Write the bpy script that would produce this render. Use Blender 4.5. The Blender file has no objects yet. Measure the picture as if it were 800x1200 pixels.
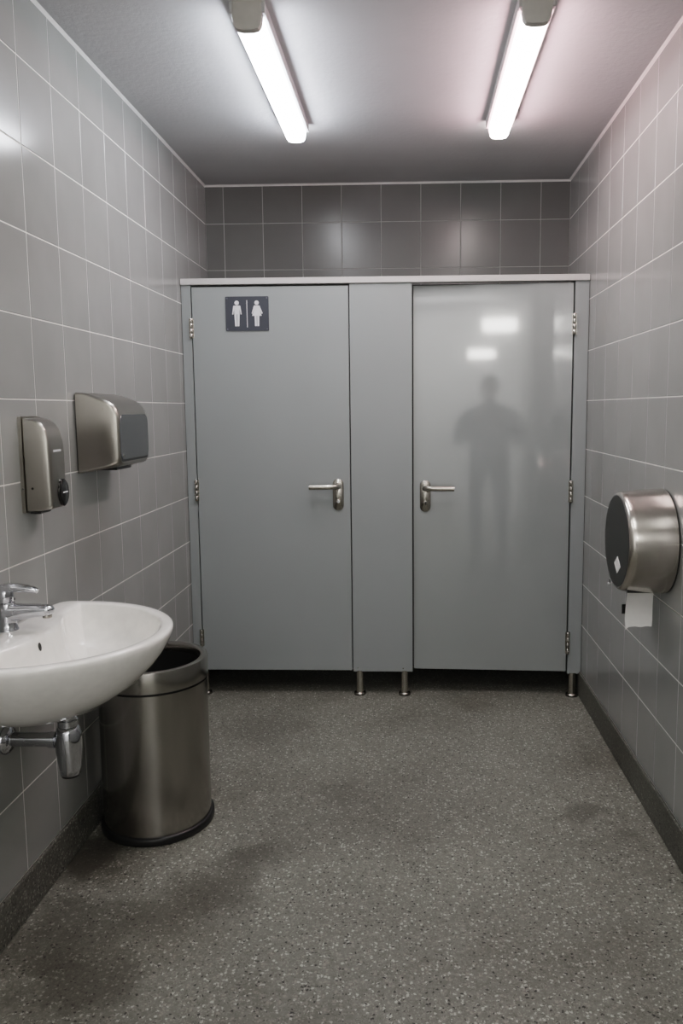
import bpy, bmesh, math, random
from mathutils import Vector, Matrix
from mathutils.bvhtree import BVHTree

random.seed(7)
C = bpy.context.scene.collection
SC = bpy.context.scene

# ---------------------------------------------------------------- room dimensions (metres)
W = 1.947          # room width  (x: 0 = left wall, W = right wall)
ZC = 2.629         # ceiling height
YB = 0.5165        # tiled wall behind the cubicles (cubicle front is y = 0)
YR = -6.2          # rear wall, behind the photographer

# ---------------------------------------------------------------- materials
def new_mat(name):
    m = bpy.data.materials.new(name); m.use_nodes = True
    nt = m.node_tree
    return m, nt, nt.nodes['Principled BSDF']

def setp(b, **k):
    names = {'color': 'Base Color', 'rough': 'Roughness', 'metal': 'Metallic', 'coat': 'Coat Weight',
             'coat_rough': 'Coat Roughness', 'spec': 'Specular IOR Level', 'aniso': 'Anisotropic', 'ior': 'IOR'}
    for a, v in k.items():
        if a == 'color': v = (v[0], v[1], v[2], 1)
        b.inputs[names[a]].default_value = v

def ramp(nt, stops, interp='LINEAR'):
    r = nt.nodes.new('ShaderNodeValToRGB'); r.color_ramp.interpolation = interp
    e = r.color_ramp.elements
    while len(e) < len(stops): e.new(0.5)
    for i, (p, c) in enumerate(stops):
        e[i].position = p; e[i].color = (c[0], c[1], c[2], 1) if not isinstance(c, (int, float)) else (c, c, c, 1)
    return r

def noise(nt, scale, detail=3, rough=0.5, vec=None):
    n = nt.nodes.new('ShaderNodeTexNoise')
    n.inputs['Scale'].default_value = scale; n.inputs['Detail'].default_value = detail
    n.inputs['Roughness'].default_value = rough
    if vec is not None: nt.links.new(vec, n.inputs['Vector'])
    return n

def objcoord(nt, scale=(1, 1, 1)):
    t = nt.nodes.new('ShaderNodeTexCoord'); mp = nt.nodes.new('ShaderNodeMapping')
    mp.inputs['Scale'].default_value = scale
    nt.links.new(t.outputs['Object'], mp.inputs['Vector'])
    return mp.outputs['Vector']

def mixc(nt, fac, a, b, mode='MIX'):
    m = nt.nodes.new('ShaderNodeMix'); m.data_type = 'RGBA'; m.blend_type = mode
    def put(i, v):
        if isinstance(v, (tuple, list)): m.inputs[i].default_value = (v[0], v[1], v[2], 1)
        elif isinstance(v, (int, float)): m.inputs[i].default_value = v
        else: nt.links.new(v, m.inputs[i])
    put(0, fac); put(6, a); put(7, b)
    return m.outputs[2]

def bump(nt, b, height, strength=0.1, dist=0.001, socket='Normal'):
    n = nt.nodes.new('ShaderNodeBump'); n.inputs['Strength'].default_value = strength
    n.inputs['Distance'].default_value = dist
    nt.links.new(height, n.inputs['Height']); nt.links.new(n.outputs[0], b.inputs[socket])

def simple(name, color, rough=0.5, metal=0.0, **k):
    m, nt, b = new_mat(name); setp(b, color=color, rough=rough, metal=metal, **k)
    n = noise(nt, 35, 2, vec=objcoord(nt))
    r = ramp(nt, [(0.3, tuple(c * 0.96 for c in color)), (0.7, tuple(min(1, c * 1.03) for c in color))])
    nt.links.new(n.outputs['Fac'], r.inputs[0]); nt.links.new(r.outputs[0], b.inputs['Base Color'])
    return m

def tile_mat(name, base):
    m, nt, b = new_mat(name)
    g = nt.nodes.new('ShaderNodeNewGeometry')
    r = ramp(nt, [(0, tuple(c * 0.975 for c in base)), (1, tuple(c * 1.025 for c in base))])
    nt.links.new(g.outputs['Random Per Island'], r.inputs[0])
    v = objcoord(nt)
    n = noise(nt, 5, 4, vec=v)
    rr = ramp(nt, [(0.3, 0.94), (0.7, 1.03)]); nt.links.new(n.outputs['Fac'], rr.inputs[0])
    nt.links.new(mixc(nt, 1.0, r.outputs[0], rr.outputs[0], 'MULTIPLY'), b.inputs['Base Color'])
    setp(b, rough=0.17, spec=0.5)
    if 'back' in name: setp(b, rough=0.24, spec=0.3)
    n2 = noise(nt, 9, 2, vec=v)
    bump(nt, b, n2.outputs['Fac'], 0.06, 0.004)
    return m

M = {}
M['tile'] = tile_mat('glazed_grey_tile', (0.287, 0.290, 0.280))
M['tile_back'] = tile_mat('glazed_grey_tile_back', (0.135, 0.136, 0.131))  # dimness of the back wall is put into this darker tile colour
M['tile_matt'] = simple('matt_grey_tile', (0.287, 0.290, 0.280), 0.7)
M['grout'] = simple('pale_grout', (0.64, 0.63, 0.60), 0.8)
M['grout_back'] = simple('shaded_grout', (0.30, 0.30, 0.29), 0.8)  # same shade put into the grout of the back wall

# terrazzo
def terrazzo(name, dark=1.0, scale=1.0, contrast=1.0):
    m, nt, b = new_mat(name)
    v = objcoord(nt)
    def chips(s, thr, soft):
        vo = nt.nodes.new('ShaderNodeTexVoronoi'); vo.inputs['Scale'].default_value = s * scale
        vo.inputs['Randomness'].default_value = 1.0
        nz = noise(nt, s * 1.6 * scale, 1, vec=v)
        nt.links.new(mixc(nt, 0.012, v, nz.outputs['Color'], 'ADD'), vo.inputs['Vector'])
        r = ramp(nt, [(max(0, thr - soft), 1.0), (thr + soft, 0.0)]); nt.links.new(vo.outputs['Distance'], r.inputs[0])
        sep = nt.nodes.new('ShaderNodeSeparateColor'); nt.links.new(vo.outputs['Color'], sep.inputs[0])
        return r.outputs[0], sep.outputs
    def gate(mask, rnd, lo, hi):
        a = nt.nodes.new('ShaderNodeMath'); a.operation = 'GREATER_THAN'; a.inputs[1].default_value = lo; nt.links.new(rnd, a.inputs[0])
        c = nt.nodes.new('ShaderNodeMath'); c.operation = 'LESS_THAN'; c.inputs[1].default_value = hi; nt.links.new(rnd, c.inputs[0])
        d = nt.nodes.new('ShaderNodeMath'); d.operation = 'MULTIPLY'; nt.links.new(a.outputs[0], d.inputs[0]); nt.links.new(c.outputs[0], d.inputs[1])
        e = nt.nodes.new('ShaderNodeMath'); e.operation = 'MULTIPLY'; nt.links.new(d.outputs[0], e.inputs[0]); nt.links.new(mask, e.inputs[1])
        return e.outputs[0]
    def k(c): return tuple(x * dark for x in c)
    base = ramp(nt, [(0.3, k((0.158, 0.152, 0.132))), (0.7, k((0.215, 0.209, 0.186)))])
    nb = noise(nt, 60, 4, vec=v); nt.links.new(nb.outputs['Fac'], base.inputs[0])
    col = base.outputs[0]
    m3, r3 = chips(210, 0.42, 0.12)
    col = mixc(nt, gate(m3, r3[0], 0.35, 0.7), col, k((0.32, 0.31, 0.275)))
    col = mixc(nt, gate(m3, r3[0], 0.72, 0.9), col, k((0.10, 0.092, 0.08)))
    m1, r1 = chips(105, 0.40, 0.07)
    col = mixc(nt, gate(m1, r1[0], 0.0, 0.22), col, k((0.50, 0.49, 0.445)))
    col = mixc(nt, gate(m1, r1[0], 0.22, 0.40), col, k((0.30, 0.275, 0.245)))
    m2, r2 = chips(80, 0.27, 0.05)
    col = mixc(nt, gate(m2, r2[1], 0.0, 0.32), col, k((0.035, 0.032, 0.03)))
    # worn / stained patches
    n1 = noise(nt, 1.7, 4, 0.6, vec=v)
    rs = ramp(nt, [(0.34, (0.65, 0.65, 0.62)), (0.47, (0.84, 0.86, 0.84)), (0.66, (0.99, 1.02, 1.0))])
    nt.links.new(n1.outputs['Fac'], rs.inputs[0])
    col = mixc(nt, 1.0, col, rs.outputs[0], 'MULTIPLY')
    nt.links.new(col, b.inputs['Base Color'])
    return m, nt, b, v, col

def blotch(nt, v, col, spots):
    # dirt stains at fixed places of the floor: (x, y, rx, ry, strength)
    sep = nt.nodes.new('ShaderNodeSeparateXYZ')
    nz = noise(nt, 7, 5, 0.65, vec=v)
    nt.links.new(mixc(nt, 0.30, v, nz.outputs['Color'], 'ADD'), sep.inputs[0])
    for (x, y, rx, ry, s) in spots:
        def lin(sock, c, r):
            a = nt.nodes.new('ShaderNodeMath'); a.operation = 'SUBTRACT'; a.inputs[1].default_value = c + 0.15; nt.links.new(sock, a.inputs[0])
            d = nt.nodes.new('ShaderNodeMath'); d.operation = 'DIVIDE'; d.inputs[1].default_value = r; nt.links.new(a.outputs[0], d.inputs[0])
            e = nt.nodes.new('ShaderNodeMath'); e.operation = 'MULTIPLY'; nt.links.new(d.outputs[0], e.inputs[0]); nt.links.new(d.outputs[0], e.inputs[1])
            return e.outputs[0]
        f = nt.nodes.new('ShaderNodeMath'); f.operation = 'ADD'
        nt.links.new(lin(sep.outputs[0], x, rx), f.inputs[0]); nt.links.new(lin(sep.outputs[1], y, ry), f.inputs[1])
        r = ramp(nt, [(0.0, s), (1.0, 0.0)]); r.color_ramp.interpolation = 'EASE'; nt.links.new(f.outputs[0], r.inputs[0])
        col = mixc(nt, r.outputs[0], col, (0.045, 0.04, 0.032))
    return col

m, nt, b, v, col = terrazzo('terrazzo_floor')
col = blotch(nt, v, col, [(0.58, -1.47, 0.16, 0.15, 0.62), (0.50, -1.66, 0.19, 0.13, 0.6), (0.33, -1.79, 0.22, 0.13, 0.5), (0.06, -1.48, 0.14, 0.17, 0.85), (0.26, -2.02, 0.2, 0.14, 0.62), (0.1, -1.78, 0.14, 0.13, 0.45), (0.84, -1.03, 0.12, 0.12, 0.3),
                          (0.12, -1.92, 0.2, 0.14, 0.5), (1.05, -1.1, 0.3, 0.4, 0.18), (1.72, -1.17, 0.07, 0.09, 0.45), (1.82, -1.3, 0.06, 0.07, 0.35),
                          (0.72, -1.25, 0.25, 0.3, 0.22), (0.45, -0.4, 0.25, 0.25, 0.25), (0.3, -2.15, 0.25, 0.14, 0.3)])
nt.links.new(col, b.inputs['Base Color'])
setp(b, rough=0.42, spec=0.4)
n = noise(nt, 120, 2, vec=v); bump(nt, b, n.outputs['Fac'], 0.12, 0.001)
M['floor'] = m
m, nt, b, v, col = terrazzo('terrazzo_skirting', 0.6, 1.2); setp(b, rough=0.5, spec=0.3); M['skirt'] = m

# painted ceiling
m, nt, b = new_mat('painted_plaster_ceiling'); v = objcoord(nt)
setp(b, color=(0.60, 0.60, 0.61), rough=0.75, spec=0.3)
n = noise(nt, 48, 3, 0.6, vec=v); n2 = noise(nt, 2.2, 3, vec=v)
r = ramp(nt, [(0.3, (0.57, 0.57, 0.58)), (0.7, (0.63, 0.63, 0.64))]); nt.links.new(n2.outputs['Fac'], r.inputs[0])
nt.links.new(r.outputs[0], b.inputs['Base Color']); bump(nt, b, n.outputs['Fac'], 0.35, 0.004)
M['ceiling'] = m
M['bead'] = simple('white_sealant', (0.72, 0.71, 0.69), 0.6)

# laminate
def laminate(name, color, coat, coat_rough, rough, coat_ior=1.5):
    m, nt, b = new_mat(name); v = objcoord(nt)
    n = noise(nt, 1.6, 3, vec=v)
    r = ramp(nt, [(0.3, tuple(c * 0.96 for c in color)), (0.7, tuple(c * 1.03 for c in color))])
    nt.links.new(n.outputs['Fac'], r.inputs[0]); nt.links.new(r.outputs[0], b.inputs['Base Color'])
    setp(b, rough=rough, coat=coat, coat_rough=coat_rough, spec=0.4); b.inputs['Coat IOR'].default_value = coat_ior
    return m
LC = (0.283, 0.305, 0.304)
M['panel'] = laminate('grey_laminate_panel', LC, 0.3, 0.3, 0.4)
M['door_matt'] = laminate('grey_laminate_door', LC, 0.4, 0.26, 0.45)
M['door_gloss'] = laminate('grey_laminate_gloss_door', tuple(c * 0.92 for c in LC), 1.0, 0.06, 0.5, 1.75)
M['rail'] = laminate('pale_headrail', (0.52, 0.51, 0.50), 0.2, 0.3, 0.4)
M['inner'] = simple('cubicle_inside', (0.12, 0.12, 0.12), 0.7)

def brushed(name, color, rough, stretch, strength=0.25):
    strength *= 0.03
    m, nt, b = new_mat(name)
    v = objcoord(nt, stretch)
    n = noise(nt, 1.0, 4, 0.6, vec=v)
    r = ramp(nt, [(0.25, tuple(c * 0.99 for c in color)), (0.75, tuple(c * 1.01 for c in color))])
    nt.links.new(n.outputs['Fac'], r.inputs[0]); nt.links.new(r.outputs[0], b.inputs['Base Color'])
    rr = ramp(nt, [(0.2, rough * 0.97), (0.8, rough * 1.03)]); nt.links.new(n.outputs['Fac'], rr.inputs[0])
    nt.links.new(rr.outputs[0], b.inputs['Roughness'])
    setp(b, metal=1.0)
    return m
M['steel'] = brushed('brushed_steel', (0.35, 0.333, 0.302), 0.28, (90, 90, 4))
M['steel_bin'] = brushed('brushed_steel_bin', (0.40, 0.385, 0.36), 0.2, (3, 3, 250), 0.0)
M['steel_roll'] = brushed('brushed_steel_drum', (0.55, 0.52, 0.48), 0.22, (250, 3, 3), 0.0)
M['steel_dark'] = brushed('reflection_dark_steel', (0.12, 0.12, 0.115), 0.4, (200, 14, 200))  # dark reflection on the drum front is put into this colour
M['steel_front'] = brushed('smooth_dryer_front', (0.27, 0.275, 0.28), 0.24, (200, 20, 200), 0.1)
M['satin'] = brushed('satin_stainless', (0.46, 0.44, 0.40), 0.25, (60, 60, 60), 0.05)
M['chrome'] = simple('polished_chrome', (0.56, 0.57, 0.60), 0.06, 1.0)
M['black'] = simple('black_plastic', (0.012, 0.012, 0.012), 0.35)
M['blackgloss'] = simple('gloss_black_plastic', (0.01, 0.01, 0.01), 0.12)
M['liner'] = simple('black_bin_liner', (0.008, 0.008, 0.008), 0.6)
M['white'] = simple('white_print', (0.72, 0.73, 0.75), 0.5)
M['sign'] = simple('navy_sign_face', (0.040, 0.045, 0.058), 0.45)
M['sign_edge'] = simple('sign_rivet', (0.10, 0.105, 0.13), 0.4)
M['paper'] = simple('white_tissue', (0.80, 0.79, 0.77), 0.9)
M['ceramic'] = simple('white_glazed_ceramic', (0.90, 0.885, 0.85), 0.09, coat=0.6, coat_rough=0.04)
M['cap'] = simple('grey_lamp_cap', (0.42, 0.405, 0.37), 0.55)
M['tray'] = simple('grey_lamp_tray', (0.40, 0.40, 0.40), 0.5)
M['trayw'] = simple('warm_lamp_tray', (0.42, 0.40, 0.39), 0.5)

def emis(name, color, strength):
    m = bpy.data.materials.new(name); m.use_nodes = True; nt = m.node_tree
    b = nt.nodes['Principled BSDF']
    setp(b, color=(0.8, 0.8, 0.8), rough=0.3)
    b.inputs['Emission Color'].default_value = (*color, 1); b.inputs['Emission Strength'].default_value = strength
    return m
M['tube_cool'] = emis('cool_lit_diffuser', (0.95, 0.96, 1.0), 14.0)
M['tube_warm'] = emis('warm_lit_diffuser', (1.0, 0.89, 0.86), 12.5)
M['tube_cool_side'] = emis('cool_lit_side', (0.87, 0.91, 1.0), 13.0)
M['tube_warm_side'] = emis('warm_lit_side', (1.0, 0.62, 0.67), 13.0)
M['tube_rear_fill'] = emis('rear_fill_diffuser', (1.0, 0.97, 0.94), 8.5)
M['rear_lit'] = emis('rear_lamp_glow', (1.0, 0.97, 0.93), 9.0)

# ---------------------------------------------------------------- object helpers
ORG = {}
def obj(name, verts, faces, mat, parent=None, smooth=False, angle=40, bevel=0, seg=2, mats=None, fmat=None):
    o0 = ORG.get(parent.name, Vector()) if parent else Vector()
    me = bpy.data.meshes.new(name)
    me.from_pydata([tuple(Vector(v) - o0) for v in verts], [], faces)
    me.update()
    bm = bmesh.new(); bm.from_mesh(me)
    if bevel:
        bmesh.ops.recalc_face_normals(bm, faces=bm.faces[:])
        es = [e for e in bm.edges if len(e.link_faces) == 2 and e.calc_face_angle(0) > math.radians(30)]
        bmesh.ops.bevel(bm, geom=es, offset=bevel, segments=seg, profile=0.5, affect='EDGES', clamp_overlap=True)
        smooth = False
    bm.to_mesh(me); bm.free()
    for mm in (mats or [mat]): me.materials.append(mm)
    if fmat:
        for p, i in zip(me.polygons, fmat): p.material_index = i
    if smooth:
        for p in me.polygons: p.use_smooth = True
        me.set_sharp_from_angle(angle=math.radians(angle))
    o = bpy.data.objects.new(name, me); C.objects.link(o)
    if parent:
        o.parent = parent; ORG[o.name] = o0
    else:
        ORG[o.name] = Vector()
    return o

def thing(name, label, cat, loc, group=None):
    o = bpy.data.objects.new(name, None); C.objects.link(o); o.empty_display_size = 0.1
    o.location = loc; ORG[o.name] = Vector(loc)
    return tag(o, label, cat, group)
def tag(o, label, cat, group=None):
    o['label'] = label; o['category'] = cat
    if group: o['group'] = group
    return o
def struct(o):
    o['kind'] = 'structure'; return o

class MB:
    def __init__(s): s.v = []; s.f = []; s.m = []
    def add(s, vs, fs, mi=0):
        n = len(s.v); s.v += [tuple(x) for x in vs]; s.f += [tuple(i + n for i in f) for f in fs]; s.m += [mi] * len(fs)
        return s
    def box(s, x0, x1, y0, y1, z0, z1, mi=0):
        return s.add([(x0, y0, z0), (x1, y0, z0), (x1, y1, z0), (x0, y1, z0), (x0, y0, z1), (x1, y0, z1), (x1, y1, z1), (x0, y1, z1)],
                     [(0, 3, 2, 1), (4, 5, 6, 7), (0, 1, 5, 4), (1, 2, 6, 5), (2, 3, 7, 6), (3, 0, 4, 7)], mi)
    def loft(s, rings, cap0=True, cap1=True, mi=0, closed=True):
        n = len(rings[0]); vs = [p for r in rings for p in r]; fs = []
        for k in range(len(rings) - 1):
            for i in range(n if closed else n - 1):
                j = (i + 1) % n
                fs.append((k * n + i, k * n + j, (k + 1) * n + j, (k + 1) * n + i))
        if cap0: fs.append(tuple(reversed(range(n))))
        if cap1: fs.append(tuple((len(rings) - 1) * n + i for i in range(n)))
        return s.add(vs, fs, mi)
    def lathe(s, prof, c, axis='z', n=64, cap0=True, cap1=True, mi=0):
        rings = []
        for (r, h) in prof:
            ring = []
            for i in range(n):
                a = 2 * math.pi * i / n; u, w = r * math.cos(a), r * math.sin(a)
                if axis == 'z': ring.append((c[0] + u, c[1] + w, c[2] + h))
                elif axis == 'x': ring.append((c[0] + h, c[1] + u, c[2] + w))
                else: ring.append((c[0] + w, c[1] + h, c[2] + u))
            rings.append(ring)
        return s.loft(rings, cap0, cap1, mi)
    def tube(s, path, rad, n=20, up=(0, 0, 1), cap=True, mi=0, power=2.0):
        # rad: list of (half width across, half height along up); superellipse section
        P = [Vector(p) for p in path]; rings = []
        for i, p in enumerate(P):
            t = (P[min(i + 1, len(P) - 1)] - P[max(i - 1, 0)]).normalized()
            side = t.cross(Vector(up)).normalized(); u = side.cross(t).normalized()
            a, b_ = rad[i] if isinstance(rad[i], tuple) else (rad[i], rad[i])
            ring = []
            for k in range(n):
                q = 2 * math.pi * k / n; c_, s_ = math.cos(q), math.sin(q)
                cc = math.copysign(abs(c_) ** (2 / power), c_); ss = math.copysign(abs(s_) ** (2 / power), s_)
                ring.append(tuple(p + side * (a * cc) + u * (b_ * ss)))
            rings.append(ring)
        return s.loft(rings, cap, cap, mi)
    def build(s, name, mat, parent=None, **k):
        if any(s.m) and 'mats' in k: k['fmat'] = s.m
        return obj(name, s.v, s.f, mat, parent, **k)

def rrect(u0, u1, v0, v1, r, n=6):
    pts = []
    for (cx, cy, a0) in ((u1 - r, v1 - r, 0), (u0 + r, v1 - r, 90), (u0 + r, v0 + r, 180), (u1 - r, v0 + r, 270)):
        for i in range(n + 1):
            a = math.radians(a0 + 90 * i / n); pts.append((cx + r * math.cos(a), cy + r * math.sin(a)))
    return pts

# ---------------------------------------------------------------- room shell
def tiled_wall(name, P, us, vs, mat, gu=0.0034, gv=0.0040):
    # P(u, v, d) -> world point, d = height above the grout
    mb = MB(); D = 0.0010; B = 0.0012
    mb.add([P(us[0], vs[0], 0), P(us[-1], vs[0], 0), P(us[-1], vs[-1], 0), P(us[0], vs[-1], 0)], [(0, 1, 2, 3)], 1)
    for i in range(len(us) - 1):
        for j in range(len(vs) - 1):
            a0, a1 = us[i] + gu / 2, us[i + 1] - gu / 2; b0, b1 = vs[j] + gv / 2, vs[j + 1] - gv / 2
            du = random.uniform(-1, 1) * 0.00025; dv = random.uniform(-1, 1) * 0.00025
            lo = [P(a0, b0, 0), P(a1, b0, 0), P(a1, b1, 0), P(a0, b1, 0)]
            hi = [P(a0 + B, b0 + B, D - du - dv), P(a1 - B, b0 + B, D + du - dv), P(a1 - B, b1 - B, D + du + dv), P(a0 + B, b1 - B, D - du + dv)]
            mb.add(lo + hi, [(4, 5, 6, 7), (0, 1, 5, 4), (1, 2, 6, 5), (2, 3, 7, 6), (3, 0, 4, 7)], 2 if name == 'wall_right' and us[i + 1] < -1.75 else 0)
    return struct(mb.build(name, mat, mats=[mat, M['grout_back'] if name == 'wall_back' else M['grout'], M['tile_matt']]))

TW = 0.21164
ROWS = [0.0, 0.124, 0.362, 0.57, 0.785, 1.008, 1.236, 1.469, 1.705, 1.945, 2.186, 2.429, ZC]
def cols(start, lo, hi):
    k0 = math.floor((lo - start) / TW) - 1; out = [lo]; x = start + k0 * TW
    while x < hi - 0.004:
        if x > lo + 0.004: out.append(x)
        x += TW
    return out + [hi]
tiled_wall('wall_left', lambda u, v, d: (d - 0.001, u, v), cols(-1.748, YR, YB), ROWS, M['tile'])
tiled_wall('wall_right', lambda u, v, d: (W + 0.001 - d, u, v), cols(0.300, YR, YB), ROWS, M['tile'])
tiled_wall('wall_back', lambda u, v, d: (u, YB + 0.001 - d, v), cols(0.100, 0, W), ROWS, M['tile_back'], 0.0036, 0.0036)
struct(MB().add([(0, YR, 0), (W, YR, 0), (W, YR, ZC), (0, YR, ZC)], [(0, 3, 2, 1)]).build('wall_rear', simple('matt_grey_wall_paint', (0.75, 0.75, 0.75), 0.9)))
struct(MB().add([(0, YR, 0), (W, YR, 0), (W, YB, 0), (0, YB, 0)], [(0, 1, 2, 3)]).build('floor', M['floor']))
struct(MB().add([(0, YR, ZC), (W, YR, ZC), (W, YB, ZC), (0, YB, ZC)], [(0, 3, 2, 1)]).build('ceiling', M['ceiling']))
HB = 0.128
def skirting(name, x0, x1):
    struct(MB().box(x0, x1, YR, YB, 0.0, HB).build(name, M['skirt'], bevel=0.006))
skirting('baseboard_left', 0, 0.011); skirting('baseboard_right', W - 0.011, W)
# sealant beads in the ceiling corners
struct(MB().add([(0, YR, ZC - .009), (0.009, YR, ZC), (0, YR, ZC), (0, YB, ZC - .009), (0.009, YB, ZC), (0, YB, ZC)],
                [(0, 1, 4, 3), (0, 2, 1), (3, 4, 5)]).build('trim_1', M['bead']))
struct(MB().add([(W, YR, ZC - .009), (W - 0.009, YR, ZC), (W, YR, ZC), (W, YB, ZC - .009), (W - 0.009, YB, ZC), (W, YB, ZC)],
                [(0, 1, 4, 3), (0, 2, 1), (3, 4, 5)]).build('trim_2', M['bead']))
struct(MB().add([(0, YB, ZC - .009), (0, YB - .009, ZC), (0, YB, ZC), (W, YB, ZC - .009), (W, YB - .009, ZC), (W, YB, ZC)],
                [(0, 1, 4, 3), (0, 2, 1), (3, 4, 5)]).build('trim_3', M['bead']))

# ---------------------------------------------------------------- cubicle partition
part = thing('cubicle_front', 'fixed grey cubicle front with pale top rail and steel feet around both doors', 'cubicle front', (W / 2, 0, 0))
MB().box(0.002, W - 0.002, -0.012, 0.034, 2.030, 2.059).build('top_rail', M['rail'], part, bevel=0.002)
T = 0.026
def fixed_panel(x0, x1, z0):
    return MB().box(x0, x1, 0, T, z0, 2.030).build('fixed_panel', M['panel'], part, bevel=0.0012)
pl = fixed_panel(0.002, 0.047, 0.122)
pc = fixed_panel(0.8105, 1.1085, 0.122)
pr_ = fixed_panel(1.8795, W - 0.002, 0.116)
for (x0, x1, z) in ((0.83, 0.836, 0.14), (1.058, 1.064, 0.139)):
    MB().lathe([(0.0035, 0), (0.003, -0.0015)], ((x0 + x1) / 2, 0, z), 'y', 16).build('screw', M['satin'], pc)
def gap_shade(x0, x1, y0, z0, z1):  # black strips added behind the door gaps so they look dark
    MB().box(x0, x1, y0, y0 + 0.01, z0, z1).build('gap_shade_strip', M['black'], part)
gap_shade(0.036, 0.062, T + 0.001, 0.13, 2.03); gap_shade(0.794, 0.824, T + 0.001, 0.13, 2.03); gap_shade(1.095, 1.128, 0.064, 0.13, 2.03); gap_shade(1.864, 1.892, T + 0.004, 0.13, 2.03)
gap_shade(0.062, 0.794, T + 0.001, 2.000, 2.0295); gap_shade(1.128, 1.864, 0.064, 2.000, 2.0295)
def foot(x, y, ztop, p):
    f = MB().lathe([(0.0195, 0.010), (0.0195, ztop)], (x, y, 0), 'z', 32).build('leg', M['satin'], part, smooth=True)
    MB().lathe([(0.030, 0.004), (0.030, 0.008), (0.027, 0.013), (0.019, 0.015)], (x, y, 0), 'z', 32).build('base_disc', M['satin'], f, smooth=True, angle=60)
    MB().lathe([(0.031, 0.0), (0.031, 0.004)], (x, y, 0), 'z', 32).build('rubber_pad', M['black'], f, smooth=True)
foot(0.055, 0.016, 0.126, pl); foot(0.842, 0.016, 0.126, pc); foot(1.068, 0.016, 0.126, pc); foot(1.906, 0.012, 0.12, pr_)

def cubicle_door(x0, x1, hx, side, mat, label, plate_x, plate_z, lever_dx, rot, zs, keyed):
    z0, z1 = 0.128, 2.020
    d = thing('cubicle_door', label, 'door', (hx, 0, 0), 'cubicle doors side by side')
    MB().box(x0, x1, 0, T, z0, z1).build('door_leaf', mat, d, bevel=0.0012)
    # hinges
    for (za, zb) in zs:
        h = MB()
        n = 4
        for k in range(n):
            a = za + (zb - za) * k / n; b_ = za + (zb - za) * (k + 1) / n
            h.lathe([(0.0072, 0.0), (0.0082, 0.0012), (0.0082, b_ - a - 0.0022), (0.0072, b_ - a - 0.001)], (hx, -0.0075, a), 'z', 20)
        hg = h.build('hinge', M['satin'], d, smooth=True, angle=50)
        MB().box(hx - 0.011, hx + 0.011, -0.0022, 0.0002, za + 0.002, zb - 0.002).build('hinge_plate', M['satin'], hg)
    # backplate
    w, hgt = 0.0265, 0.078
    rings = []
    for (yy, ins) in ((0, 0), (-0.007, 0), (-0.009, 0.002)):
        rings.append([(plate_x + p[0], yy, plate_z + p[1]) for p in rrect(-w + ins, w - ins, -hgt + ins, hgt - ins, w - ins, 10)])
    pt = MB().loft(rings, False, True).build('handle_plate', M['satin'], d, smooth=True, angle=50)
    zl = plate_z + 0.042
    MB().lathe([(0.0165, -0.008), (0.0165, -0.016), (0.015, -0.018)], (plate_x, 0, zl), 'y', 32, False, True).build('handle_rose', M['satin'], pt, smooth=True, angle=50)
    sx = 1 if lever_dx > 0 else -1
    path = [(plate_x, -0.012, zl), (plate_x, -0.036, zl), (plate_x + sx * 0.004, -0.047, zl), (plate_x + sx * 0.014, -0.054, zl), (plate_x + sx * 0.03, -0.056, zl)]
    path += [(plate_x + lever_dx * t, -0.056, zl - 0.001) for t in (0.5, 0.8, 1.0)]
    MB().tube(path, [0.0132] * len(path), 20).build('lever_handle', M['satin'], d, smooth=True, angle=60)
    # lock cylinder / turn
    MB().lathe([(0.012, -0.008), (0.012, -0.0125), (0.0105, -0.0135)], (plate_x, 0, plate_z - 0.034), 'y', 28, False, True).build('lock_cylinder', M['satin'], pt, smooth=True, angle=40)
    if keyed:
        mb = MB(); mb.lathe([(0.0050, -0.0136), (0.0050, -0.0142)], (plate_x + 0.002, 0, plate_z - 0.031), 'y', 16)
        mb.box(plate_x - 0.0008, plate_x + 0.0048, -0.0142, -0.0136, plate_z - 0.044, plate_z - 0.033)
        mb.build('keyhole', M['black'], pt)
    else:
        mb = MB(); mb.lathe([(0.0065, -0.0134), (0.0065, -0.016)], (plate_x, 0, plate_z - 0.034), 'y', 16)
        mb.build('turn_knob', M['white'], pt, smooth=True)
        MB().box(plate_x - 0.0012, plate_x + 0.0012, -0.0170, -0.0158, plate_z - 0.041, plate_z - 0.027).build('turn_slot', M['black'], pt)
    d.rotation_euler = (0, 0, rot)
    return d
cubicle_door(0.0525, 0.8050, 0.047, -1, M['door_matt'], 'left cubicle door with the dark toilet sign and its lever pointing left', 0.746, 1.020, -0.137, 0.0,
             [(1.778, 1.875), (0.989, 1.095), (0.251, 0.339)], False)
cubicle_door(1.1140, 1.8720, 1.8775, 1, M['door_gloss'], 'right cubicle door, plain and glossy, with its lever pointing right', 1.172, 1.008, 0.142, math.radians(-2.5),
             [(1.780, 1.880), (0.977, 1.085), (0.219, 0.333)], True)

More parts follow.
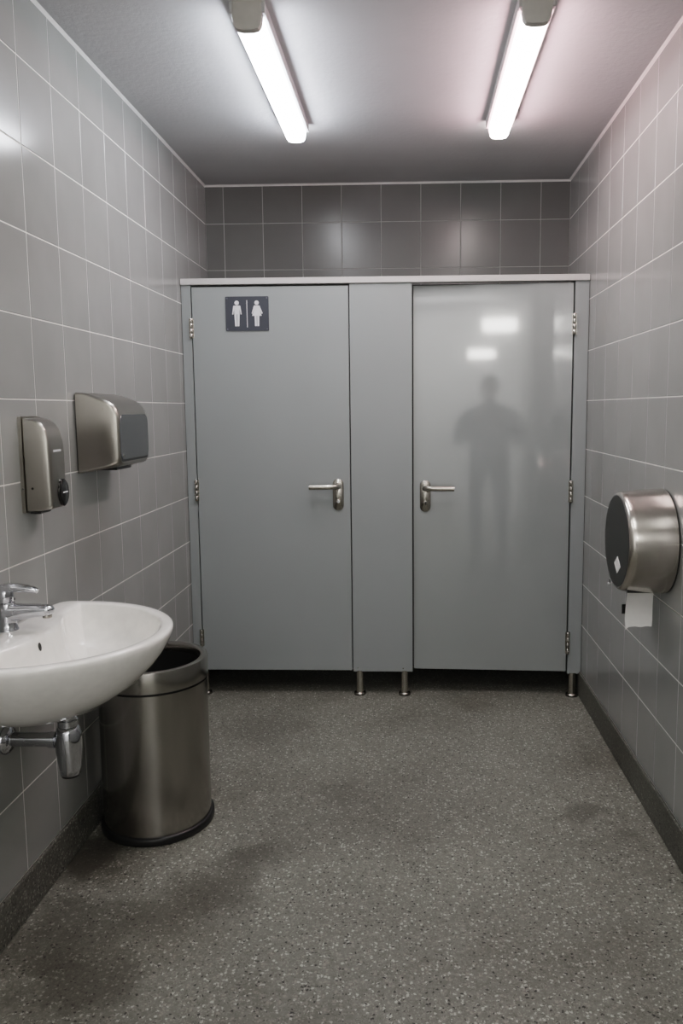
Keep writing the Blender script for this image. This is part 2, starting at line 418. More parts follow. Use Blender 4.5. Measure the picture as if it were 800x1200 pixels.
# toilet sign on the left door
sg = thing('toilet_sign', 'dark blue sign with white man and woman pictograms on the left door', 'sign', (0.3195, -0.001, 1.893))
SX0, SX1, SZ0, SZ1 = 0.2155, 0.4235, 1.812, 1.974
MB().loft([[(p[0], yy, p[1]) for p in rrect(SX0, SX1, SZ0, SZ1, 0.004, 3)] for yy in (-0.0003, -0.0045)], False, True).build('sign_plate', M['sign'], sg)
for x in (SX0 + 0.008, SX1 - 0.008):
    for z in (SZ0 + 0.008, SZ1 - 0.008):
        MB().lathe([(0.004, -0.0045), (0.003, -0.006)], (x, 0, z), 'y', 14, False, True).build('rivet', M['sign_edge'], sg)
def ppoly(mb, pts, y0=-0.0044, y1=-0.0058):
    n = len(pts)
    # keep a consistent winding
    mb.add([(x, y0, z) for x, z in pts] + [(x, y1, z) for x, z in pts],
           [tuple(range(n, 2 * n))] + [(i, (i + 1) % n, n + (i + 1) % n, n + i) for i in range(n)])
def disc(mb, x, z, r, n=24):
    ppoly(mb, [(x + r * math.cos(2 * math.pi * i / n), z + r * math.sin(2 * math.pi * i / n)) for i in range(n)])
# man
def fig_pts(cx, zt, rows):
    return [(cx + a * 0.001, zt - b_ * 0.001) for a, b_ in rows]
mx, wx, zt = 0.2705, 0.3665, 1.9565
mb = MB(); disc(mb, mx, zt - 0.0125, 0.0105)
ppoly(mb, fig_pts(mx, zt, [(-17, 27), (-13, 25), (13, 25), (17, 27), (23, 66), (17.5, 67), (13.5, 40), (12.5, 66), (-12.5, 66), (-13.5, 40), (-17.5, 67), (-23, 66)]))
ppoly(mb, fig_pts(mx, zt, [(-12.5, 65), (-1.3, 65), (-1.3, 122), (-10, 122)]))
ppoly(mb, fig_pts(mx, zt, [(1.3, 65), (12.5, 65), (10, 122), (1.3, 122)]))
mb.build('man_pictogram', M['white'], sg)
mb = MB(); disc(mb, wx, zt - 0.0125, 0.0105)
ppoly(mb, fig_pts(wx, zt, [(-14, 27), (-10, 25), (10, 25), (14, 27), (28, 62), (22.5, 65), (14, 46), (23, 74), (-23, 74), (-14, 46), (-22.5, 65), (-25, 62)]))
ppoly(mb, fig_pts(wx, zt, [(-11.5, 73), (-1.3, 73), (-1.3, 122), (-10, 122)]))
ppoly(mb, fig_pts(wx, zt, [(1.3, 73), (11.5, 73), (10, 122), (1.3, 122)]))
mb.build('woman_pictogram', M['white'], sg)
MB().box(0.3178, 0.3208, -0.0056, -0.0044, 1.829, 1.956).build('divider_line', M['white'], sg)

# ---------------------------------------------------------------- ceiling lamps
def lamp(xc, y0, y1, lit, side, tray, label, endm):
    L = thing('fluorescent_lamp', label, 'lamp', (xc, (y0 + y1) / 2, ZC), 'ceiling fluorescent lamps')
    tr = MB().box(xc - 0.054, xc + 0.054, y0 + 0.004, y1 - 0.004, ZC - 0.034, ZC).build('mounting_tray', tray, L, bevel=0.003)
    # rounded trapezoid diffuser below the tray
    prof = [(-0.042, ZC - 0.033), (-0.042, ZC - 0.042), (-0.038, ZC - 0.063), (-0.030, ZC - 0.073), (-0.015, ZC - 0.0765), (0.015, ZC - 0.0765),
            (0.030, ZC - 0.073), (0.038, ZC - 0.063), (0.042, ZC - 0.042), (0.042, ZC - 0.033)]
    rings = []
    for (yy, s) in ((y0 + 0.024, 1), (y1 - 0.014, 1), (y1 - 0.004, 0.97), (y1, 0.9)):
        rings.append([(xc + p[0] * s, yy, ZC - 0.02 + (p[1] - ZC + 0.02) * s) for p in prof])
    mb = MB(); n = len(prof)
    vs = [p for r in rings for p in r]
    fs, ms = [], []
    for k in range(len(rings) - 1):
        for i in range(n):
            j = (i + 1) % n
            fs.append((k * n + i, k * n + j, (k + 1) * n + j, (k + 1) * n + i))
            ms.append(1 if i in (0, 1, 7, 8) else 0)
    fs.append(tuple((len(rings) - 1) * n + i for i in range(n))); ms.append(0)
    obj('diffuser', vs, fs, lit, L, smooth=True, mats=[lit, endm], fmat=ms)
    # end caps
    def cap(ya, yb, name):
        r2 = []
        for (yy, s) in ((ya, 0.93), (ya + (yb - ya) * 0.12, 1.05), (yb, 1.05)):
            r2.append([(xc + p[0] * s, yy, ZC - 0.010 + (p[1] - ZC + 0.010) * s if p[1] < ZC - 0.034 else ZC - 0.001) for p in prof])
        MB().loft(r2).build(name, M['cap'], L, smooth=True, angle=35)
    cap(y0, y0 + 0.030, 'end_cap')
    for yy in (y0 + 0.30, y1 - 0.03):
        for s in (-1, 1):
            MB().box(xc + s * 0.041 - 0.003, xc + s * 0.041 + 0.003, yy - 0.008, yy + 0.008, ZC - 0.034, ZC - 0.018).build('clip', M['cap'], L)
    return L
lamp(0.622, -1.385, -0.365, M['tube_cool'], (), M['tray'], 'left ceiling fluorescent batten glowing cold white', M['tube_cool_side'])
lamp(1.472, -1.385, -0.365, M['tube_warm'], (0,), M['trayw'], 'right ceiling fluorescent batten glowing pinkish white', M['tube_warm_side'])

lamp(0.622, -3.30, -2.28, M['tube_rear_fill'], (), M['tray'], 'left batten of an added, unseen fill pair nearer the photographer', M['tube_rear_fill'])  # unseen pair added as fill light from the camera side
lamp(1.472, -3.30, -2.28, M['tube_rear_fill'], (), M['tray'], 'right batten of an added, unseen fill pair nearer the photographer', M['tube_rear_fill'])
# ---------------------------------------------------------------- soap dispenser (left wall)
def lofted_box(mb, y0, y1, stations, n=6):
    # stations: (x, zb, zt, inset_y, corner radius)
    rings = [[(x, p[0], p[1]) for p in rrect(y0 + ins, y1 - ins, zb, zt, r, n)] for (x, zb, zt, ins, r) in stations]
    return mb.loft(rings)
sd = thing('soap_dispenser', 'slim brushed steel soap dispenser with black push button on left tiled wall', 'soap dispenser', (0, -1.60, 1.146))
lofted_box(MB(), -1.657, -1.548, [(-0.0004, 1.146, 1.421, 0, 0.006), (0.010, 1.146, 1.421, 0, 0.006)]).build('back_plate', M['steel'], sd, smooth=True)
lofted_box(MB(), -1.651, -1.554, [(0.0105, 1.150, 1.417, 0.002, 0.006), (0.013, 1.150, 1.417, 0, 0.006), (0.046, 1.152, 1.411, 0, 0.008), (0.062, 1.154, 1.401, 0, 0.009), (0.074, 1.156, 1.384, 0, 0.010),
           (0.081, 1.158, 1.358, 0.001, 0.012), (0.084, 1.160, 1.338, 0.003, 0.013), (0.0862, 1.163, 1.322, 0.007, 0.013)]).build('dispenser_body', M['steel'], sd, smooth=True, angle=32)
MB().lathe([(0.0035, 0), (0.003, -0.0012)], (0.030, -1.651, 1.217), 'y', 16).build('key_lock', M['black'], sd)
MB().lathe([(0.003, 0), (0.0025, -0.0012)], (0.006, -1.657, 1.217), 'y', 12).build('screw', M['chrome'], sd)
MB().box(0.014, 0.045, -1.640, -1.575, 1.143, 1.1505).build('nozzle', M['black'], sd, bevel=0.002)
# push button: tall oval
def oval(cx, cy, cz, ry, rz, x0, x1, n=36):
    rings = []
    for (x, s) in ((x0, 1.0), (x0 + (x1 - x0) * 0.6, 1.0), (x1, 0.88)):
        rings.append([(x, cy + ry * s * math.cos(2 * math.pi * i / n), cz + rz * s * math.sin(2 * math.pi * i / n)) for i in range(n)])
    return MB().loft(rings)
bt = oval(0, -1.585, 1.200, 0.030, 0.040, 0.0855, 0.094).build('push_button', M['blackgloss'], sd, smooth=True)
MB().box(0.0938, 0.0948, -1.598, -1.568, 1.199, 1.2025).build('button_line', M['white'], bt)
mb = MB()
yy = -1.630
for wd in (0.006, 0.005, 0.006, 0.005, 0.006, 0.005, 0.006):      # small raised wordmark, too small to read
    mb.box(0.0856, 0.0866, yy, yy + wd, 1.3195, 1.3255); yy += wd + 0.0015
mb.build('wordmark', M['white'], sd)

# ---------------------------------------------------------------- hand dryer (left wall)
hd = thing('hand_dryer', 'boxy brushed steel hand dryer with curved top on left tiled wall', 'hand dryer', (0, -1.13, 1.229))
Y0, Y1 = -1.276, -0.985
lofted_box(MB(), Y0 + 0.004, Y1 - 0.004, [(0.0015, 1.232, 1.492, 0, 0.008), (0.005, 1.232, 1.492, 0, 0.008)]).build('back_plate', M['black'], hd)
body = lofted_box(MB(), Y0, Y1, [(0.005, 1.229, 1.495, 0, 0.008), (0.030, 1.233, 1.4935, 0, 0.009), (0.060, 1.238, 1.487, 0, 0.011), (0.090, 1.243, 1.477, 0, 0.014), (0.112, 1.2465, 1.467, 0, 0.018), (0.126, 1.249, 1.457, 0.0005, 0.022),
                  (0.136, 1.252, 1.445, 0.0015, 0.026), (0.142, 1.256, 1.434, 0.003, 0.028), (0.1455, 1.260, 1.424, 0.006, 0.03)]).build('housing', M['steel'], hd, smooth=True, angle=32)
fp = [(0.1450, p[0], p[1]) for p in rrect(Y0 + 0.0075, Y1 - 0.006, 1.272, 1.423, 0.03, 8)]
fq = [(0.1468, p[0], p[1]) for p in rrect(Y0 + 0.0090, Y1 - 0.0075, 1.274, 1.421, 0.03, 8)]
MB().loft([fp, fq], False, True).build('front_panel', M['steel_front'], hd, smooth=True, angle=30)
fp = [(0.1445, p[0], p[1]) for p in rrect(Y0 + 0.012, Y1 - 0.009, 1.2655, 1.300, 0.014, 8)]
fq = [(0.1460, p[0], p[1]) for p in rrect(Y0 + 0.013, Y1 - 0.010, 1.2665, 1.299, 0.014, 8)]
MB().loft([fp, fq], False, True).build('air_slot', M['black'], hd)
MB().lathe([(0.005, 0.1466), (0.005, 0.1474), (0.004, 0.148)], (0, Y0 + 0.030, 1.286), 'x', 18, False, True).build('sensor_lens', M['steel'], hd, smooth=True)
MB().box(0.035, 0.105, -1.20, -1.06, 1.2345, 1.250).build('air_outlet', M['black'], hd, bevel=0.003)

# ---------------------------------------------------------------- jumbo toilet paper dispenser (right wall)
RY, RZ = -1.198, 0.990
rd = thing('toilet_paper_dispenser', 'round brushed steel jumbo toilet roll dispenser on right tiled wall', 'toilet paper dispenser', (W, RY, RZ))
MB().lathe([(0.174, -0.0016), (0.174, -0.007)], (W, RY, RZ), 'x', 96).build('back_rim', M['black'], rd, smooth=True)
MB().lathe([(0.1755, -0.006), (0.176, -0.012), (0.1730, -0.075), (0.1675, -0.130), (0.1660, -0.142), (0.1625, -0.150), (0.158, -0.1545), (0.154, -0.156)], (W, RY, RZ), 'x', 96, False, True).build('drum', M['steel_roll'], rd, smooth=True, angle=55)
MB().lathe([(0.1535, -0.156), (0.152, -0.1572)], (W, RY, RZ), 'x', 96, False, True).build('front_cover', M['steel_dark'], rd, smooth=True, angle=30)
MB().add([(W - 0.1580, -1.262, 0.913), (W - 0.1580, -1.223, 0.884), (W - 0.1580, -1.184, 0.913), (W - 0.1580, -1.223, 0.942),
          (W - 0.157, -1.262, 0.913), (W - 0.157, -1.223, 0.884), (W - 0.157, -1.184, 0.913), (W - 0.157, -1.223, 0.942)],
         [(0, 1, 2, 3), (4, 5, 1, 0), (5, 6, 2, 1), (6, 7, 3, 2), (7, 4, 0, 3)]).build('level_window', M['paper'], rd)
MB().box(W - 0.130, W - 0.026, RY - 0.055, RY + 0.055, RZ - 0.1655, RZ - 0.155).build('paper_slot', M['black'], rd)
MB().box(W - 0.129, W - 0.112, RY + 0.006, RY + 0.012, 0.738, 0.770).box(W - 0.112, W - 0.104, RY + 0.006, RY + 0.012, 0.738, RZ - 0.160).build('tear_bar', M['black'], rd)
# hanging strip of paper
nU, nV = 8, 14
vs, fs = [], []
for j in range(nV + 1):
    t = j / nV; z = 0.824 - 0.126 * t
    for i in range(nU + 1):
        u = i / nU
        x = W - 0.120 + 0.086 * u - 0.004 * t * (1 - u) + (-0.005 * max(0, t - 0.8) * 5) * (u - 0.5)
        y = RY - 0.012 + 0.010 * math.sin(t * 2.6) + 0.004 * math.sin(u * 3.1 + t * 2)
        zz = z - (0.0 if j < nV else (0.010 if i == 0 else 0.0012 * math.sin(i * 1.7) - 0.004 * i / nU))
        vs.append((x, y - 0.012, zz))
for j in range(nV):
    for i in range(nU):
        a = j * (nU + 1) + i; fs.append((a, a + 1, a + nU + 2, a + nU + 1))
tag(obj('toilet_paper', vs, fs, M['paper'], None, smooth=True), 'white strip of toilet paper hanging from the round dispenser', 'toilet paper')
wp = MB().lathe([(0.0045, -0.0016), (0.0045, -0.008), (0.003, -0.010)], (W + 0.0016, -0.515, 0.692), 'x', 16, False, True)
wp.lathe([(0.008, 0.001), (0.008, -0.0025)], (W, -0.515, 0.703), 'x', 16, False, True, 1)
wp.build('wall_screw', M['white'], mats=[M['white'], M['black']])
tag(bpy.data.objects['wall_screw'], 'tiny dark and white screw stub in right wall beyond the roll dispenser', 'screw')

# ---------------------------------------------------------------- washbasin (left wall)
YS = -1.830; NR = 128
def rim_out(t):
    c, s = math.cos(t), math.sin(t)
    if c >= 0: return 0.10 + 0.359 * c, YS + 0.338 * s
    return 0.10 - 0.0985 * abs(c) ** 0.3, YS + 0.338 * math.copysign(abs(s) ** 0.25, s)
def outer(t, s):
    x, y = rim_out(t)
    if x > 0.1: x = 0.1 + (x - 0.1) * s
    return x, YS + (y - YS) * s
def inner(t, s, off=0.0):
    c, si = math.cos(t), math.sin(t)
    a = 0.359 - 0.034 - off; b_ = 0.338 - 0.036 - off
    if c >= 0: x, y = 0.10 + a * c, b_ * si
    else: x, y = 0.10 - 0.008 * abs(c) ** 0.6, b_ * math.copysign(abs(si) ** 0.45, si)
    if c < 0: x += 0.040 * math.exp(-(y / 0.15) ** 4) * min(1, abs(c) * 2.0)
    cx = 0.255
    return cx + (x - cx) * s, YS + y * s
TH = [2 * math.pi * i / NR for i in range(NR)]
rings = []
for (s, z) in ((0.18, 0.6385), (0.35, 0.641), (0.50, 0.658), (0.65, 0.692), (0.77, 0.725), (0.87, 0.762), (0.94, 0.795), (0.98, 0.822), (0.997, 0.838)):
    rings.append([(*outer(t, s), z) for t in TH])
def lerp_ring(f, z):
    r = []
    for t in TH:
        a = outer(t, 1.0); b_ = inner(t, 1.0); r.append((a[0] + (b_[0] - a[0]) * f, a[1] + (b_[1] - a[1]) * f, z))
    return r
rings += [lerp_ring(0.0, 0.847), lerp_ring(0.06, 0.8525), lerp_ring(0.25, 0.8550), lerp_ring(0.75, 0.8545), lerp_ring(0.94, 0.8525)]
for (s, z) in ((1.0, 0.8485), (0.975, 0.836), (0.945, 0.815), (0.90, 0.790), (0.83, 0.766), (0.72, 0.746), (0.55, 0.731), (0.35, 0.722), (0.16, 0.718), (0.07, 0.7165)):
    rings.append([(*inner(t, s), z) for t in TH])
bs = thing('washbasin', 'white ceramic washbasin mounted on the left wall above the bottle trap', 'washbasin', (0, YS, 0.64))
mbs = MB().loft(rings)
bowl = mbs.build('basin', M['ceramic'], bs, smooth=True, angle=80)
bvh = BVHTree.FromPolygons([Vector(v) for v in mbs.v], mbs.f)
# overflow hole on the back slope of the bowl
hit = bvh.ray_cast(Vector((0.30, -1.878, 0.826)), Vector((-1, 0, 0)))
if hit[0]:
    n_ = hit[1] if hit[1].x > 0 else -hit[1]
    sd_ = Vector((0, 1, 0)); up_ = n_.cross(sd_).normalized(); up_ = up_ if up_.z > 0 else -up_; sd_ = up_.cross(n_)
    vs = [tuple(hit[0] + n_ * 0.0012 + sd_ * (0.0075 * math.cos(2 * math.pi * i / 24)) + up_ * (0.0115 * math.sin(2 * math.pi * i / 24))) for i in range(24)]
    obj('overflow_hole', vs, [tuple(range(24))], M['black'], bs)
MB().lathe([(0.030, 0.7165), (0.030, 0.7205), (0.026, 0.7215), (0.022, 0.7195)], (0.255, YS, 0), 'z', 32).build('drain', M['chrome'], bs, smooth=True)

# faucet
FX, FY = 0.026, -1.820
fc = thing('faucet', 'chrome single lever mixer tap standing on the white washbasin', 'tap', (FX, FY, 0.855))
MB().lathe([(0.0255, 0.8545), (0.0255, 0.858), (0.0235, 0.860), (0.0225, 0.880), (0.0215, 0.905), (0.0205, 0.925), (0.0180, 0.930)], (FX, FY, 0), 'z', 40).build('tap_body', M['chrome'], fc, smooth=True, angle=50)
MB().tube([(0.020, FY, 0.903), (0.045, FY, 0.9035), (0.075, FY, 0.906), (0.105, FY, 0.9085), (0.130, FY, 0.9090), (0.143, FY, 0.9080), (0.149, FY, 0.9065)],
          [(0.022, 0.026), (0.021, 0.0235), (0.0195, 0.0205), (0.0185, 0.018), (0.0175, 0.0155), (0.0155, 0.0125), (0.009, 0.007)], 28, power=2.6).build('spout', M['chrome'], fc, smooth=True, angle=60)
MB().lathe([(0.0110, -0.0175), (0.0120, -0.0165), (0.0125, -0.010), (0.010, 0.0)], (0.133, FY, 0.906), 'z', 24).build('aerator', M['satin'], fc, smooth=True)
MB().lathe([(0.0185, 0.929), (0.0205, 0.932), (0.0205, 0.950), (0.019, 0.962), (0.013, 0.971), (0.004, 0.974)], (FX - 0.004, FY, 0), 'z', 36).build('cartridge_cap', M['chrome'], fc, smooth=True, angle=60)
MB().tube([(0.008, FY, 0.964), (0.030, FY, 0.970), (0.055, FY, 0.9705), (0.080, FY, 0.968), (0.100, FY, 0.964), (0.110, FY, 0.9605)],
          [(0.018, 0.013), (0.018, 0.0125), (0.016, 0.011), (0.014, 0.0095), (0.012, 0.008), (0.008, 0.006)], 24, power=2.8).build('lever', M['chrome'], fc, smooth=True, angle=60)
MB().lathe([(0.0035, 0.0), (0.003, 0.0015)], (FX + 0.0215, FY - 0.003, 0.94), 'x', 12).build('indicator_dot', M['black'], fc)

# bottle trap
BX = 0.172; BY = -1.820
tp = thing('bottle_trap', 'chrome bottle trap with wall pipe under the white washbasin', 'drain trap', (BX, BY, 0.448))
MB().lathe([(0.0185, 0.595), (0.0185, 0.640)], (BX, BY, 0), 'z', 32).build('tail_pipe', M['chrome'], tp, smooth=True)
MB().lathe([(0.021, 0.588), (0.0265, 0.590), (0.0265, 0.606), (0.0225, 0.609), (0.0225, 0.612), (0.026, 0.614), (0.026, 0.624), (0.021, 0.627)], (BX, BY, 0), 'z', 36).build('collar_nut', M['chrome'], tp, smooth=True, angle=35)
MB().lathe([(0.022, 0.452), (0.0265, 0.454), (0.0285, 0.470), (0.0325, 0.500), (0.0355, 0.528), (0.0360, 0.548), (0.0335, 0.572), (0.029, 0.584), (0.024, 0.590)], (BX, BY, 0), 'z', 48).build('trap_cup', M['chrome'], tp, smooth=True, angle=60)
MB().lathe([(0.018, 0.446), (0.0235, 0.448), (0.0235, 0.452), (0.021, 0.453)], (BX, BY, 0), 'z', 36).build('bottom_ring', M['black'], tp, smooth=True)
MB().lathe([(0.0195, 0.0), (0.0195, BX - 0.03)], (0.0, BY, 0.549), 'x', 32).build('waste_pipe', M['chrome'], tp, smooth=True)
MB().lathe([(0.0225, BX - 0.052), (0.0225, BX - 0.034), (0.018, BX - 0.032)], (0.0, BY, 0.549), 'x', 32).build('pipe_nut', M['chrome'], tp, smooth=True, angle=35)
MB().lathe([(0.041, -0.0004), (0.041, 0.003), (0.036, 0.010), (0.027, 0.0155), (0.0196, 0.018)], (0.0, BY, 0.549), 'x', 48).build('wall_flange', M['chrome'], tp, smooth=True, angle=60)

# ---------------------------------------------------------------- waste bin
BNX, BNY = 0.2075, -1.225
bn = thing('waste_bin', 'tall open topped brushed steel waste bin with black base beside the washbasin', 'bin', (BNX, BNY, 0))
MB().lathe([(0.188, 0.0), (0.1925, 0.004), (0.1925, 0.022), (0.189, 0.027), (0.184, 0.028)], (BNX, BNY, 0), 'z', 96).build('base_ring', M['black'], bn, smooth=True, angle=50)
MB().lathe([(0.1825, 0.026), (0.1825, 0.512)], (BNX, BNY, 0), 'z', 96, False, False).build('bin_body', M['steel_bin'], bn, smooth=True)
MB().lathe([(0.1795, 0.508), (0.1795, 0.522)], (BNX, BNY, 0), 'z', 96, False, False).build('rim_seam', M['black'], bn, smooth=True)
MB().lathe([(0.1815, 0.520), (0.1860, 0.5205), (0.1862, 0.524), (0.1862, 0.586), (0.1845, 0.591), (0.181, 0.592), (0.162, 0.5895), (0.160, 0.586), (0.160, 0.560)], (BNX, BNY, 0), 'z', 96, False, False).build('top_rim', M['steel_bin'], bn, smooth=True, angle=50)
MB().lathe([(0.1615, 0.584), (0.1600, 0.56), (0.158, 0.06), (0.002, 0.055)], (BNX, BNY, 0), 'z', 64, False, True).build('liner', M['liner'], bn, smooth=True)

# ---------------------------------------------------------------- rear of the room, seen only as reflections in the right door
def wall_light(xc, zc, w, h, label):
    L = thing('wall_light', label, 'lamp', (xc, YR, zc), 'wall lights at the rear')
    MB().box(xc - w / 2 - 0.01, xc + w / 2 + 0.01, YR, YR + 0.03, zc - h / 2 - 0.01, zc + h / 2 + 0.01).build('housing', M['cap'], L, bevel=0.004)
    MB().loft([[(xc + p[0], yy, zc + p[1]) for p in rrect(-w / 2 + i, w / 2 - i, -h / 2 + i, h / 2 - i, 0.02, 5)] for yy, i in ((YR + 0.03, 0), (YR + 0.06, 0.006))], False, True).build('diffuser', M['rear_lit'], L)
wall_light(1.67, 2.46, 0.42, 0.17, 'upper wide white wall light reflected in the right door')
wall_light(1.45, 2.11, 0.33, 0.11, 'lower narrow white wall light reflected in the right door')

al = bpy.data.lights.new('rear_wall_fill', 'AREA'); al.shape = 'RECTANGLE'; al.size = 1.4; al.size_y = 0.15; al.energy = 26; al.color = (1.0, 0.98, 0.95)  # unseen fill added to brighten the rear wall mirrored in the door
ao = bpy.data.objects.new('rear_wall_fill', al); C.objects.link(ao); ao.location = (W / 2, -4.75, 2.55)
ao.rotation_euler = (math.radians(-50), 0, 0)     # tilted so that it shines on the rear wall

# ---------------------------------------------------------------- the photographer (behind the camera, a faint reflection in the right door)
def skin_mesh(name, nodes, edges, mat_list, pick, sub=2):
    me = bpy.data.meshes.new(name + '_cage')
    me.from_pydata([n[0] for n in nodes], edges, []); me.update()
    o = bpy.data.objects.new(name + '_cage', me); C.objects.link(o)
    md = o.modifiers.new('skin', 'SKIN'); md.use_smooth_shade = True
    for i, n in enumerate(nodes):
        sv = me.skin_vertices[0].data[i]; r = n[1]; sv.radius = r if isinstance(r, tuple) else (r, r); sv.use_root = (i == 0)
    s = o.modifiers.new('sub', 'SUBSURF'); s.levels = sub; s.render_levels = sub
    dg = bpy.context.evaluated_depsgraph_get(); dg.update()
    out = bpy.data.meshes.new_from_object(o.evaluated_get(dg))
    bpy.data.objects.remove(o); bpy.data.meshes.remove(me)
    vs = [tuple(v.co) for v in out.vertices]; fs = [tuple(p.vertices) for p in out.polygons]
    fm = [pick(sum((Vector(vs[i]) for i in f), Vector()) / len(f)) for f in fs]
    bpy.data.meshes.remove(out)
    return vs, fs, fm

PX, PY = 1.53, -4.22
nodes = [((0, 0, 0.93), (0.20, 0.14)), ((0, 0, 1.08), (0.215, 0.145)), ((0, 0, 1.24), (0.225, 0.145)), ((0, -0.005, 1.38), (0.195, 0.115)),
         ((0, 0, 1.47), 0.062), ((0, 0.015, 1.53), 0.058), ((0, 0.025, 1.60), (0.080, 0.096)), ((0, 0.02, 1.68), (0.080, 0.096)), ((0, 0.015, 1.735), (0.045, 0.055)),
         ((0, 0.115, 1.61), 0.016)]
edges = [(0, 1), (1, 2), (2, 3), (3, 4), (4, 5), (5, 6), (6, 7), (7, 8), (6, 9)]
def chain(start, pts):
    prev = start
    for p in pts:
        nodes.append(p); edges.append((prev, len(nodes) - 1)); prev = len(nodes) - 1
    return prev
for s in (-1, 1):
    k = chain(0, [((s * 0.115, 0.0, 0.84), 0.10), ((s * 0.13, 0.015, 0.49), 0.076), ((s * 0.135, -0.01, 0.28), 0.070), ((s * 0.135, -0.02, 0.09), 0.046)])
    chain(k, [((s * 0.125, 0.05, 0.045), (0.042, 0.036)), ((s * 0.13, 0.14, 0.035), (0.042, 0.030))])
# arms lifted to hold the phone in front (phone held out to the person's left = towards -x)
hands = []
for s, hx in ((-1, -0.04), (1, 0.04)):
    k = chain(3, [((s * 0.24, 0.0, 1.37), 0.092), ((s * 0.325, 0.04, 1.08), 0.078), ((hx + s * 0.055 + 0.0, 0.25, 1.33), 0.034), ((hx + s * 0.045, 0.285, 1.385), (0.030, 0.020))])
    for (dx, dz, l) in ((-0.010, 0.030, 0.062), (0.004, 0.014, 0.068), (0.010, -0.004, 0.064), (0.012, -0.022, 0.052)):
        bx, bz = hx + s * 0.043, 1.405 + dz
        chain(k, [((bx, 0.318, bz), 0.0095), ((bx - s * 0.012, 0.318 + l * 0.55, bz + 0.006), 0.009), ((bx - s * 0.030, 0.318 + l * 0.45, bz + 0.008), 0.008)])
    chain(k, [((hx + s * 0.040, 0.290, 1.418), 0.011), ((hx + s * 0.022, 0.300, 1.440), 0.0095)])
def pick(c):
    if c.z < 0.075: return 3
    if c.z < 0.92 and c.y < 0.2: return 2
    if c.z > 1.485 and abs(c.x) < 0.14: return 0
    if c.y > 0.262: return 0
    return 1
PM = [simple('skin', (0.42, 0.28, 0.21), 0.55), simple('dark_jacket_cloth', (0.045, 0.05, 0.06), 0.85), simple('dark_trouser_cloth', (0.04, 0.045, 0.06), 0.85), simple('shoe_leather', (0.02, 0.02, 0.02), 0.4)]
vs, fs, fm = skin_mesh('body', nodes, edges, PM, pick)
per = thing('person', 'person in dark jacket and trousers holding up a phone, mirrored in the right door', 'person', (PX, PY, 0))
zmin = min(v[2] for v in vs)
vs = [(v[0] + PX, v[1] + PY, v[2] - zmin) for v in vs]
obj('body', vs, fs, PM[0], per, smooth=True, angle=180, mats=PM, fmat=fm)
hair = MB(); rg = []
for k in range(9):
    a = math.pi / 2 * k / 8
    rg.append([(PX + 0.096 * math.cos(a) * math.cos(q), PY - 0.004 + 0.118 * math.cos(a) * math.sin(q) * (1.0 if math.sin(q) < 0 else 0.86), 1.655 - zmin + 0.125 * math.sin(a) - (0.06 * max(0, -math.sin(q)) * math.cos(a))) for q in [2 * math.pi * i / 32 for i in range(32)]])
hair.loft(rg).build('hair', simple('dark_hair', (0.03, 0.022, 0.016), 0.6), per, smooth=True, angle=80)
for s in (-1, 1):
    e = MB().lathe([(0.003, 0.0145), (0.009, 0.012), (0.012, 0.006), (0.0125, 0.0), (0.009, -0.008)], (PX + s * 0.033, PY + 0.100, 1.632 - zmin), 'y', 20).build('eye', M['white'], per, smooth=True)
    MB().lathe([(0.0055, 0.0145), (0.003, 0.0155)], (PX + s * 0.033, PY + 0.100, 1.632 - zmin), 'y', 16).build('iris', M['black'], e)
    MB().tube([(PX + s * 0.090, PY + 0.02, 1.59 - zmin), (PX + s * 0.098, PY + 0.01, 1.615 - zmin), (PX + s * 0.096, PY + 0.012, 1.645 - zmin)], [(0.006, 0.012), (0.008, 0.018), (0.005, 0.010)], 14, up=(0, 1, 0)).build('ear', PM[0], per, smooth=True)
MB().tube([(PX - 0.026, PY + 0.104, 1.562 - zmin), (PX, PY + 0.112, 1.560 - zmin), (PX + 0.026, PY + 0.104, 1.562 - zmin)], [(0.004, 0.003), (0.007, 0.006), (0.004, 0.003)], 14).build('mouth', simple('lip', (0.35, 0.16, 0.14), 0.5), per, smooth=True)
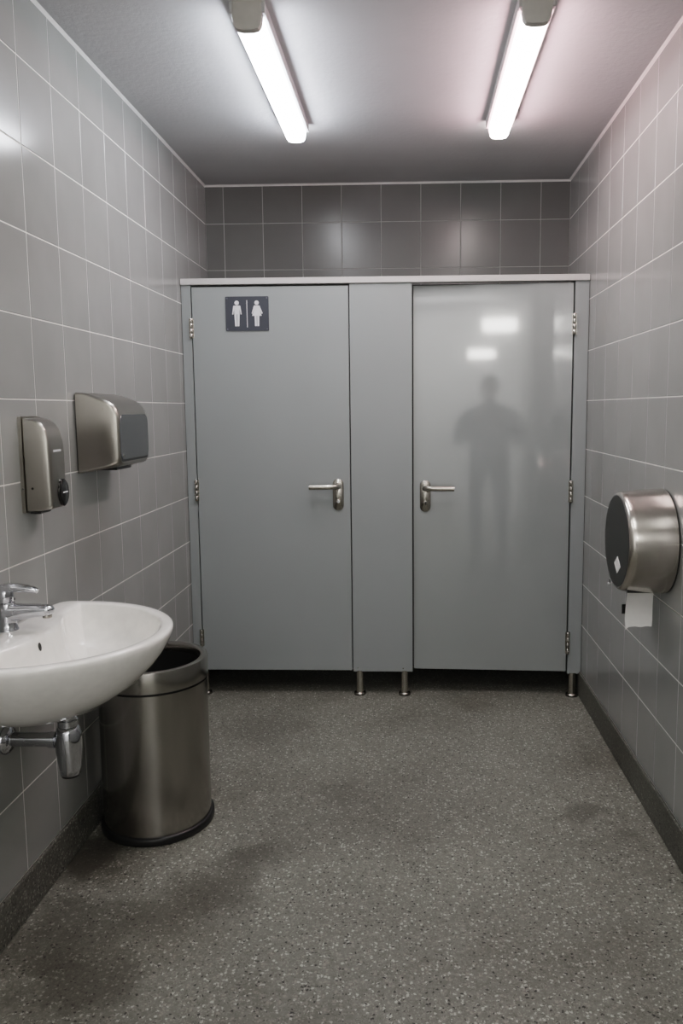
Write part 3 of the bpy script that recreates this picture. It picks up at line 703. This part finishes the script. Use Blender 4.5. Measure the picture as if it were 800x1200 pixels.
phx, phy, phz = PX, PY + 0.345, 1.435 - zmin
ph = thing('phone', 'dark phone held up in both hands by the person', 'phone', (phx, phy, phz - 0.075))
MB().loft([[(phx + p[0], phy + yy, phz + p[1]) for p in rrect(-0.036 + i, 0.036 - i, -0.075 + i, 0.075 - i, 0.010, 6)] for yy, i in ((-0.004, 0.0015), (-0.003, 0), (0.003, 0), (0.004, 0.0015))]).build('case', M['black'], ph, smooth=True, angle=40)
MB().lathe([(0.007, 0.004), (0.006, 0.0055)], (phx - 0.022, phy, phz + 0.060), 'y', 20, False, True).build('camera_lens', M['blackgloss'], ph)

# ---------------------------------------------------------------- world, camera, colour
wd = bpy.data.worlds.new('world'); SC.world = wd; wd.use_nodes = True
wd.node_tree.nodes['Background'].inputs[0].default_value = (0.5, 0.52, 0.55, 1)
wd.node_tree.nodes['Background'].inputs[1].default_value = 0.02

cam = bpy.data.cameras.new('camera'); co = bpy.data.objects.new('camera', cam); C.objects.link(co)
yaw, pitch, roll = 0.0352, 0.118, 0.0064
cy, sy, cp, sp, cr, sr = math.cos(yaw), math.sin(yaw), math.cos(pitch), math.sin(pitch), math.cos(roll), math.sin(roll)
R0 = Vector((cy, sy, 0)); F0 = Vector((-sy, cy, 0)); Z = Vector((0, 0, 1))
F = F0 * cp - Z * sp; U = F0 * sp + Z * cp
R1 = R0 * cr - U * sr; U1 = R0 * sr + U * cr
mat = Matrix((R1, U1, -F)).transposed().to_4x4(); mat.translation = Vector((1.1005, -3.8381, 1.4349))
co.matrix_world = mat
cam.sensor_fit = 'AUTO'; cam.sensor_width = 36.0; cam.lens = 36.0 * 923.4923 / 1200.0
cam.shift_x = -48.7041 / 1200.0; cam.shift_y = -11.1674 / 1200.0
cam.clip_start = 0.02
SC.camera = co
SC.view_settings.view_transform = 'Filmic'
SC.view_settings.look = 'Medium High Contrast'
SC.view_settings.exposure = 1.47
SC.cycles.use_denoising = True
SC.cycles.max_bounces = 10
SC.cycles.diffuse_bounces = 5
SC.cycles.sample_clamp_indirect = 6.0
